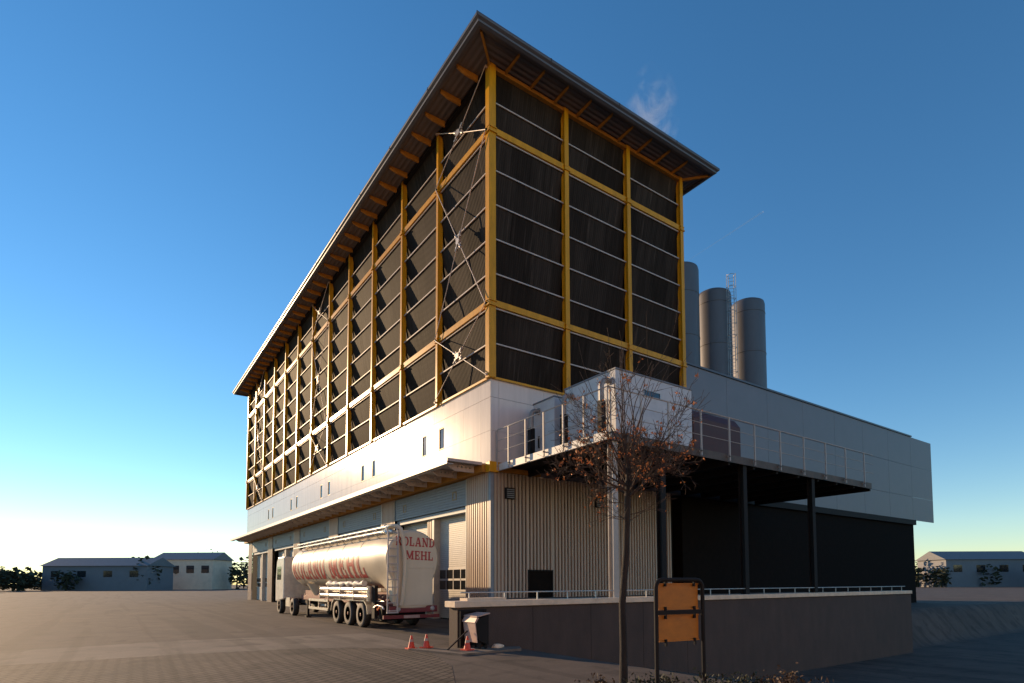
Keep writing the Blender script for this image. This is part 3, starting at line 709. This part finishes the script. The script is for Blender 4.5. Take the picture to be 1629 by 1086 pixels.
# discharge pipe down the back
b = MB(); b.tube([(-4.62, .75, 4.20), (-4.58, .25, 4.22), (-4.46, .0, 4.20), (-4.34, -.12, 4.08), (-4.26, -.16, 3.7), (-4.18, -.17, 2.9), (-4.18, -.17, 2.2), (-4.26, -.15, 1.2), (-4.30, -.1, 1.0)], .085, 10)
b.tube([(-4.62, .72, 4.20), (-4.62, .85, 4.20)], .13, 10); b.build('pipe', 'tank', T)
# roof walkway lattice
b = MB()
for (x, z) in ((-4.72, 4.20), (-4.22, 4.20), (-4.92, 3.98)): b.bar((x, .3, z), (x, 14.3, z), .05, .05)
y = .3
while y < 14.3:
    b.bar((-4.72, y, 4.20), (-4.22, y, 4.20), .04); b.bar((-4.92, y, 3.98), (-4.72, y, 4.20), .035); b.bar((-4.92, y, 3.98), (-4.6, y+.1, 3.78), .035)
    b.bar((-4.92, y, 3.98), (-4.72, min(14.3, y+.55), 4.20), .03); b.bar((-4.3, y, 4.18), (-4.1, y, 4.05), .04); y += 1.1
b.box(-4.70, -4.24, .3, 14.3, 4.205, 4.225)
b.build('roof_walkway', 'alu', T)
for y in (2.6, 5.2, 7.8, 10.4):
    b = MB(); b.lathe([(.26, 4.12), (.26, 4.24), (.2, 4.3), (.02, 4.33)], (TX, y, 0), 2, 20); b.build('hatch', 'alu', T)
# side tubes, bracket, mudguard
for z in (1.62, 1.32):
    b = MB(); b.tube([(-5.06, 1.25, z), (-5.06, 8.1, z)], .12, 14); b.build('hose_tube', 'alu', T)
for y in (1.28, 3.0, 4.8, 6.6, 8.0):
    b = MB(); b.box(-5.19, -4.9, y, y+.05, 1.15, 1.78); b.build('tube_bracket', 'alu', T)
b = MB(); random.seed(3)
pts = [(-4.98+.04*math.sin(i*1.7), 2.2+i*.28, 1.88+.035*math.sin(i*2.3)) for i in range(20)]
b.tube(pts, [.10+.035*math.sin(i*1.9+1) for i in range(20)], 10); b.build('rolled_hose', 'cloth', T)
WYS = (2.55, 4.2, 5.85)
def arc(yc, r, a0, a1, n): return [(yc+r*math.cos(math.radians(a0+(a1-a0)*i/n)), .55+r*math.sin(math.radians(a0+(a1-a0)*i/n))) for i in range(n+1)]
out = arc(2.45, .66, 200-180-30, 90, 6)[::1]
out = [(1.72, .62), (1.86, .98), (2.15, 1.17), (6.3, 1.17), (6.62, .98), (6.75, .62)]
for side_ in (-1, 1):
    b = MB(); x0 = TX+side_*1.28; x1 = TX+side_*.86
    inn = [(y+(.04 if y < 4 else -.04), z-.045) for y, z in out]
    for i in range(5):
        p, q, r_, s_ = out[i], out[i+1], inn[i+1], inn[i]
        b.add([(x, *v) for x in (x0, x1) for v in (p, q, r_, s_)], [(0,1,2,3),(4,7,6,5),(0,4,5,1),(1,5,6,2),(2,6,7,3),(3,7,4,0)])
    b.build('mudguard', 'alu', T)
def wheel(x, y, r=.54):
    s = -1 if x < TX else 1
    b = MB(); w2 = .15
    b.lathe([(r*.60, -w2), (r*.93, -w2), (r, -w2*.7), (r, w2*.7), (r*.93, w2), (r*.60, w2)], (x, y, r), 0, 32)
    o = b.build('wheel', 'tyre', T)
    f = x+s*(w2+.001)
    b = MB(); b.lathe([(r*.62, f-x), (r*.90, f-x+s*.012), (r*.92, f-x)], (x, y, r), 0, 32); b.build('tyre_wall', 'sunlit_tone', o)
    b = MB(); b.lathe([(r*.61, s*.02), (r*.61, s*.155), (r*.56, s*.155), (r*.5, s*.05), (r*.3, s*.05)], (x, y, r), 0, 28); b.build('rim', 'dark', o)
    b = MB(); b.lathe([(r*.2, s*.05), (r*.18, s*.14), (r*.1, s*.16)], (x, y, r), 0, 16); b.build('hub', 'redp', o)
for y in WYS:
    for x in (-4.86, -2.6): wheel(x, y)
b = MB()
for x in (-4.2, -3.26): b.box(x-.06, x+.06, .3, 15, .95, 1.22)
b.box(-4.2, -3.2, 1.0, 14.5, 1.22, 1.5)
for y in WYS: b.box(-4.75, -2.7, y-.07, y+.07, .48, .62)
b.build('chassis', 'redp', T)
b = MB(); b.box(-4.72, -2.62, .02, .14, .70, .96); bp_ = b.build('rear_bumper', 'redp', T, bevel=.02)
b = MB(); b.box(-4.95, -2.5, .08, .20, .46, .60); b.build('underrun_bar', 'redp', T)
for x in (-4.36, -2.86):
    b = MB(); b.lathe([(.10, .02), (.10, -.02), (.06, -.04)], (x, .02, .84), 1, 16); b.build('lamp', 'lamp', T)
b = MB(); b.box(-4.1, -3.4, .06, .08, .47, .59); b.build('number_plate', 'conew', T)
b = MB(); b.box(-5.0, -4.86, .95, 1.25, .45, 1.8); b.build('mudflap', 'dark', T)
b = MB(); b.box(-4.7, -2.75, .9, 1.2, .35, .95); b.build('valve_box', 'dark', T)
b = MB(); b.tube([(-5.0, 1.0, .9), (-4.98, .7, 1.0), (-4.9, .35, .95), (-4.9, .2, .85)], .035, 8); b.tube([(-4.9, .2, 1.16), (-4.9, 1.2, 1.16)], .02, 6); b.build('valve_pipe', 'alu', T)
for (y, z) in ((.75, .98), (.45, .9), (.6, .84)):
    b = MB(); b.lathe([(.05, -.02), (.05, .03), (.03, .04)], (-5.0, y, z), 0, 12); b.build('side_lamp', 'orange', T)
# side guard rails, landing legs
b = MB()
for z in (.55, .98): b.box(-5.02, -4.97, 7.2, 10.6, z, z+.12)
for y in (7.2, 8.8, 10.5): b.box(-5.0, -4.95, y, y+.08, .55, 1.1)
b.build('side_guard', 'alu', T)
for x in (-4.7, -2.9):
    b = MB(); b.box(x-.06, x+.06, 11.8, 11.92, .12, 1.0); b.box(x-.14, x+.14, 11.7, 12.0, .02, .12); b.build('landing_leg', 'dark', T)
for y in (3.1, 5.6, 8.1, 10.6, 13.1):
    b = MB(); ps = [(TX+(RR+.012)*math.cos(t), ZC+(RR+.012)*math.sin(t)) for t in [2*math.pi*i/48 for i in range(48)]]; qs = [(TX+(RR-.03)*math.cos(t), ZC+(RR-.03)*math.sin(t)) for t in [2*math.pi*i/48 for i in range(48)]]
    vs = [(x, yy, z) for yy in (y, y+.03) for P_ in (ps, qs) for x, z in P_]
    b.add(vs, [(i, (i+1) % 48, 96+(i+1) % 48, 96+i) for i in range(48)]+[(i, 48+i, 48+(i+1) % 48, (i+1) % 48) for i in range(48)]+[(96+i, 96+(i+1) % 48, 144+(i+1) % 48, 144+i) for i in range(48)], True)
    b.build('weld_seam', 'tank', tank)
# cone hoppers beneath the tank
for y in (8.6, 12.2):
    b = MB(); b.lathe([(.22, .72), (.95, 1.9)], (TX, y+.01, 0), 2, 20, True); b.build('hopper', 'tank', T)
# tractor unit
b = MB(); b.prism([(16.5, .95), (18.65, .75), (18.7, 2.1), (18.45, 3.35), (18.1, 3.6), (16.5, 3.6)], 0, TX-1.24, TX+1.24); cab = b.build('cab', 'cream', T, bevel=.06)
b = MB(); b.box(TX-1.252, TX-1.24, 17.2, 18.25, 2.15, 3.0); b.build('side_window', 'win', cab)
b = MB(); b.prism([(18.715, 2.15), (18.47, 3.25), (18.50, 3.27), (18.74, 2.17)], 0, TX-1.1, TX+1.1); b.build('windscreen', 'win', cab)
b = MB(); b.box(-4.2, -3.26, 13.4, 18.4, .7, .95); b.build('frame', 'dark', T)
b = MB(); b.box(-4.85, -4.3, 15.4, 16.4, .5, 1.05); b.build('fuel_tank', 'alu', T)
for y in (14.4, 17.7):
    for x in (-4.8, -2.66): wheel(x, y, .52)

# ------------------------------------------------------------------ young tree in the foreground
def ray(px, py, depth):
    return CAM+(fwd+r2*((px-CX)/F)-u2*((py-CY)/F))*depth
TR = ray(992, 1086, 10.4); TR.z = gz(TR.x, TR.y)
tr = thing('young_tree', 'slim young tree nearly bare, with a few orange leaves, in front of the platform', 'tree', tuple(TR))
random.seed(21)
p0 = Vector((TR.x, TR.y, TR.z-.02)); fork = ray(998, 800, 10.4); top = ray(1000, 745, 10.4)
mid = ray(990, 960, 10.4)
b = MB(); b.tube([p0, p0.lerp(mid, .5)+Vector((.015, 0, 0)), mid, mid.lerp(fork, .5)+Vector((.03, 0, 0)), fork, top], [.080, .068, .062, .060, .058, .048], 10)
trunk = b.build('trunk', 'bark', tr)
tw = MB(); lf = MB()
def leafq(p):
    s = random.uniform(.016, .034); d = Vector([random.gauss(0, 1) for _ in range(3)]).normalized(); e = d.cross(Vector([random.gauss(0, 1) for _ in range(3)])).normalized()
    c = p+Vector((0, 0, -.02)); m = d.cross(e)*s*.4
    lf.add([c-d*s, c-e*s*.7+m, c+d*s*1.1, c+e*s*.7+m], [(0, 1, 2), (0, 2, 3)])
def branch(p, d, length, r, lvl):
    n = 5; pts = [p]; rs = [r]
    for i in range(n):
        lift = .16 if lvl == 0 else .10
        d = (d+Vector((random.gauss(0, .10), random.gauss(0, .10), random.gauss(0, .07)+lift*.5))).normalized()
        p = p+d*length/n; pts.append(p); rs.append(max(.0028, r*(1-(i+1)/n*.75)))
    tw.tube(pts, rs, 5 if lvl else 6, False)
    if lvl < 3:
        k = {0: 7, 1: 5, 2: 3}[lvl]
        for i in range(k):
            q = random.uniform(.25, .98); idx = min(n-1, int(q*n)); pp = pts[idx].lerp(pts[idx+1], q*n-idx)
            dd = (pts[idx+1]-pts[idx]).normalized(); side_ = Vector([random.gauss(0, 1) for _ in range(3)]); side_ = (side_-dd*side_.dot(dd)).normalized()
            nd = (dd*random.uniform(.6, 1.0)+side_*random.uniform(.5, .9)).normalized()
            branch(pp, nd, length*random.uniform(.35, .62), rs[idx]*.6, lvl+1)
    if lvl >= 2 or random.random() < .4:
        for q in pts[2:]:
            if random.random() < .038:
                for _ in range(random.choice((1, 1, 2, 4))): leafq(q+Vector([random.gauss(0, .02) for _ in range(3)]))
for i in range(20):                      # main limbs fan out of the pollard head
    t = random.random(); st = fork.lerp(top, t)
    a = i*2.4+random.uniform(-.3, .3); el = math.radians(random.choice((5, 15, 25, 38, 50, 62)))+random.uniform(-.1, .1)
    d = Vector((math.cos(a)*math.cos(el), math.sin(a)*math.cos(el), math.sin(el)))
    ln = .95+.65*max(0, math.sin(el))
    branch(st, d, ln*random.uniform(.75, 1.08), .020, 0)
for i in range(9):                       # a few long upright shoots
    a = random.uniform(0, 6.28); el = math.radians(random.uniform(62, 86))
    branch(top, Vector((math.cos(a)*math.cos(el), math.sin(a)*math.cos(el), math.sin(el))), random.uniform(1.8, 2.3), .014, 2)
for i in range(6):                       # short drooping lower twigs
    a = random.uniform(0, 6.28); branch(mid.lerp(fork, random.uniform(.8, 1)), Vector((math.cos(a), math.sin(a), .1)).normalized(), random.uniform(.5, .9), .011, 1)
cr = tw.build('crown', 'twig', tr, fix=False); lf.build('leaves', 'leaf', cr, fix=False)

# ------------------------------------------------------------------ back of a road sign
s0 = ray(1043, 920, 8.6); s1 = ray(1117, 924, 9.0)
sx = Vector((s1.x-s0.x, s1.y-s0.y, 0)); W = sx.length; sx.normalize(); sn = Vector((sx.y, -sx.x, 0))
zb = gz(s0.x, s0.y)-.02; ztp = (s0.z+s1.z)/2
T = thing('road_sign', 'road sign seen from behind, two orange boards in a rounded dark frame', 'road sign', (s0.x, s0.y, zb))
def SP(u, z, d=0): return Vector((s0.x, s0.y, 0))+sx*u+sn*d+Vector((0, 0, z))
b = MB(); pts = [SP(0, zb), SP(0, ztp-.12)]+[SP(.12-.12*math.cos(t), ztp-.12+.12*math.sin(t)) for t in (.4, .8, 1.2, 1.57)]+[SP(W-.12+.12*math.sin(t), ztp-.12+.12*math.cos(t)) for t in (0, .4, .8, 1.2, 1.57)]+[SP(W, zb)]
b.tube(pts, .032, 10); b.build('frame', 'dark', T)
hgt = .40
for k, zt in enumerate((ztp-.05, ztp-.52)):
    b = MB(); o_ = -.06
    vs = [SP(.07, zt-hgt, o_), SP(W-.05, zt-hgt, o_), SP(W-.05, zt, o_), SP(.07, zt, o_)]; vs += [v+sn*.012 for v in vs]
    b.add(vs, [(0,1,2,3),(4,7,6,5),(0,4,5,1),(1,5,6,2),(2,6,7,3),(3,7,4,0)]); bd = b.build('board', 'board', T)
    b = MB()
    for z in (zt-.012, zt-hgt+.012): b.bar(SP(.07, z, -.04), SP(W-.05, z, -.04), .02, .02)
    b.build('board_rim', 'board', bd)
b = MB(); b.bar(SP(0, ztp-.485, .0), SP(W, ztp-.485, .0), .03, .06); b.build('cross_bar', 'dark', T)
for u in (.19, W-.15):
    b = MB(); b.bar(SP(u, ztp-.40, -.02), SP(u, ztp-.58, -.02), .03, .03); b.bar(SP(u, ztp+.0, -.02), SP(u, ztp-.10, -.02), .03, .03); b.bar(SP(u, ztp-.88, -.02), SP(u, ztp-.98, -.02), .03, .03); b.build('clamp', 'dark', T)

# ------------------------------------------------------------------ low planting at the lower right
def shrub(x, y, rad, h, m, label, cnt, seed):
    random.seed(seed); z = gz(x, y)
    T = thing('shrub', label, 'shrub', (x, y, z), 'low shrubs at the edge of the yard')
    b = MB(); s = MB()
    for i in range(16):
        a = random.uniform(0, 6.28); rr = rad*math.sqrt(random.random()); p = Vector((x+rr*math.cos(a), y+rr*math.sin(a), z+h*random.uniform(.5, 1.0)*(1-.4*(rr/rad)**2)))
        q = Vector((x+rr*.3*math.cos(a), y+rr*.3*math.sin(a), z)); s.tube([q, q.lerp(p, .6)+Vector((.02, 0, 0)), p], [.010, .007, .003], 4, False)
        for _ in range(cnt//16):
            t = random.uniform(.3, 1.0); c = q.lerp(p, t)+Vector([random.gauss(0, .07) for _ in range(3)]); c.z = max(c.z, z+.02)
            d = Vector([random.gauss(0, 1) for _ in range(3)]).normalized(); e = d.cross(Vector([random.gauss(0, 1) for _ in range(3)])).normalized(); k = random.uniform(.02, .045)
            b.add([c-d*k, c-e*k*.5, c+d*k, c+e*k*.5], [(0, 1, 2, 3)])
    s.build('stems', 'twig', T, fix=False); b.build('foliage', m, T, fix=False)
sh = [(955, 1086, 9.6, .35, .28, 'brown', 'leftmost low shrub, brownish, at the foot of the young tree'), (1040, 1080, 9.4, .5, .45, 'shrub', 'dark shrub in front of the left leg of the road sign'),
      (1110, 1075, 9.0, .5, .50, 'shrub', 'dark shrub covering the right leg of the road sign'), (1180, 1080, 9.2, .55, .5, 'shrub', 'dark shrub standing just right of the road sign'),
      (1260, 1080, 9.4, .6, .5, 'brown', 'brownish shrub well to the right of the road sign'), (1000, 1095, 8.6, .4, .30, 'shrub', 'small dark shrub right beside the tree trunk')]
for i, (px, py, dp, rad, h, m, lb) in enumerate(sh):
    q = ray(px, py, dp); shrub(q.x, q.y, rad, h, m, lb, 800, 40+i)
b = MB(); n = 24
q0 = ray(1120, 1080, 9.2)
ring_ = [(q0.x+sx.x*u*2.4+sn.x*v*.9, q0.y+sx.y*u*2.4+sn.y*v*.9) for u, v in [(math.cos(2*math.pi*i/n), math.sin(2*math.pi*i/n)) for i in range(n)]]
b.add([(q0.x, q0.y, gz(q0.x, q0.y)+.05)]+[(x, y, gz(x, y)+.012) for x, y in ring_], [(0, i+1, (i+1) % n+1) for i in range(n)], True)
struct(b.build('planting_bed', 'soil', None, fix=False))

# ------------------------------------------------------------------ unseen building added behind the camera to bounce warm sunlight
NB = thing('added_bounce_building', 'unseen pale ochre building added behind the camera to warm the shaded faces', 'building', (-78, -56, 0))
b = MB(); x = -78
while x < 8:
    b.box(x, x+4.6, -56, -55.6, 0, 3.2); b.box(x, x+1.4, -56, -55.6, 3.2, 5.0); b.box(x+4.0, x+4.6, -56, -55.6, 3.2, 5.0); b.box(x, x+4.6, -56, -55.6, 5.0, 23); x += 4.6
b.build('facade', 'ochre', NB)
b = MB(); b.box(-78, 8, -75, -56.02, 0, 22.9); b.build('rear_wall', 'win', NB)
b = MB(); b.box(-78.3, 9.3, -75.3, -55.3, 23, 23.5); b.build('roof', 'fascia', NB)

# ------------------------------------------------------------------ far tree line beyond the site (plain mass at the horizon)
random.seed(5)
b = MB()
for i in range(520):
    a = -75+205*i/520+random.uniform(-.4, .4); rr = random.uniform(230, 330); x = CAM.x+rr*math.sin(math.radians(a)); y = CAM.y+rr*math.cos(math.radians(a))
    h = random.uniform(7, 13)*(1+.35*math.sin(i*.13)); wd = random.uniform(3, 5.5)
    b.tube([(x, y, -.2), (x+.3, y, h*.6)], [.35, .15], 5, False)
    for _ in range(150):
        u = Vector([random.gauss(0, 1) for _ in range(3)]).normalized()*random.uniform(.5, 1.05)
        c = Vector((x+u.x*wd, y+u.y*wd, h*.52+u.z*h*.50)); d = Vector([random.gauss(0, 1) for _ in range(3)]).normalized(); e = d.cross(Vector((.3, .2, 1))).normalized(); k = random.uniform(.35, .9)
        b.add([c-d*k, c-e*k, c+d*k, c+e*k], [(0, 1, 2, 3)])
struct(b.build('far_wood', 'far', None, fix=False), 'stuff')

for (px, dep, wd, hh, m, rm, lb) in ((150, 190, 34, 8, 'annex', 'roof', 'long low grey shed far off at the left horizon'), (290, 215, 22, 11, 'ochre', 'roof', 'taller ochre gabled shed far off beyond the yard'), (1580, 190, 30, 9, 'annex', 'roof', 'grey gabled shed on the right horizon past the annex')):
    q = ray(px, 927, dep); T = thing('far_shed', lb, 'shed', (q.x, q.y, 0), 'sheds on the horizon')
    r_ = Vector((rt.x, rt.y, 0)).normalized(); f_ = Vector((-r_.y, r_.x, 0)); Q = Vector((q.x, q.y, 0))
    def BX(b, u0, u1, v0, v1, z0, z1): b.add([Q+r_*u+f_*v+Vector((0, 0, z)) for z in (z0, z1) for u, v in ((u0, v0), (u1, v0), (u1, v1), (u0, v1))], [(0,3,2,1),(4,5,6,7),(0,1,5,4),(1,2,6,5),(2,3,7,6),(3,0,4,7)])
    b = MB(); BX(b, -wd/2, wd/2, 0, 14, -.5, hh); b.build('wall', m, T)
    b = MB(); b.add([Q+r_*u+f_*v+Vector((0, 0, z)) for u in (-wd/2-.6, wd/2+.6) for v, z in ((-.7, hh+.02), (7, hh+3), (14.7, hh+.02))], [(0, 1, 2), (5, 4, 3), (0, 3, 4, 1), (1, 4, 5, 2), (2, 5, 3, 0)]); b.build('roof', rm, T)
    for i in range(4):
        b = MB(); u = -wd/2+wd*(i+.5)/4; BX(b, u-1.4, u+1.4, -.05, 0, hh*.55, hh*.8); b.build('window', 'win', T)

# ------------------------------------------------------------------ steam plume behind the roof, contrail
def steam():
    m = D.materials.new('steam'); m.use_nodes = True; n = m.node_tree; N = n.nodes; L_ = n.links; N.remove(N['Principled BSDF'])
    v = N.new('ShaderNodeVolumePrincipled'); v.inputs['Color'].default_value = (1, .97, .94, 1); v.inputs['Anisotropy'].default_value = .2
    tc = N.new('ShaderNodeTexCoord'); no = N.new('ShaderNodeTexNoise'); no.inputs['Scale'].default_value = .42; no.inputs['Detail'].default_value = 6; no.inputs['Roughness'].default_value = .65
    no.inputs['Distortion'].default_value = .6
    L_.new(tc.outputs['Object'], no.inputs[0])
    mr = N.new('ShaderNodeMapRange'); mr.inputs['From Min'].default_value = .50; mr.inputs['From Max'].default_value = .72; mr.inputs['To Max'].default_value = .5
    # thin out towards the rim of the plume
    g = N.new('ShaderNodeTexGradient'); g.gradient_type = 'SPHERICAL'; mp = N.new('ShaderNodeMapping'); mp.inputs['Location'].default_value = (0, 0, .35); mp.inputs['Scale'].default_value = (1/3.2, 1/3.2, 1/7.5); L_.new(tc.outputs['Object'], mp.inputs[0]); L_.new(mp.outputs[0], g.inputs[0])
    mu = N.new('ShaderNodeMath'); mu.operation = 'MULTIPLY'; L_.new(no.outputs[0], mr.inputs[0]); L_.new(mr.outputs[0], mu.inputs[0]); L_.new(g.outputs[0], mu.inputs[1]); L_.new(mu.outputs[0], v.inputs['Density'])
    L_.new(v.outputs[0], N['Material Output'].inputs['Volume']); return m
MT['steam'] = steam()
c = ray(1037, 172, 62)
bm = bmesh.new(); bmesh.ops.create_icosphere(bm, subdivisions=3, radius=1)
for v in bm.verts: v.co = Vector((v.co.x*3.2, v.co.y*3.2, v.co.z*5.5))
me = D.meshes.new('steam'); bm.to_mesh(me); bm.free(); me.materials.append(MT['steam'])
o = D.objects.new('steam', me); col.objects.link(o); o.location = c; struct(o, 'stuff')

m = D.materials.new('contrail'); m.use_nodes = True; n = m.node_tree
t = n.nodes.new('ShaderNodeBsdfTransparent'); mx = n.nodes.new('ShaderNodeMixShader'); mx.inputs[0].default_value = .10
n.nodes['Principled BSDF'].inputs['Roughness'].default_value = 1
n.links.new(t.outputs[0], mx.inputs[1]); n.links.new(n.nodes['Principled BSDF'].outputs[0], mx.inputs[2]); n.links.new(mx.outputs[0], n.nodes['Material Output'].inputs['Surface'])
MT['contrail'] = m
b = MB(); pts = [ray(1078+i*8, 425-i*5.2, 2500) for i in range(18)]; b.tube(pts, [.4+.22*i for i in range(18)], 8)
struct(b.build('contrail', 'contrail'), 'stuff')
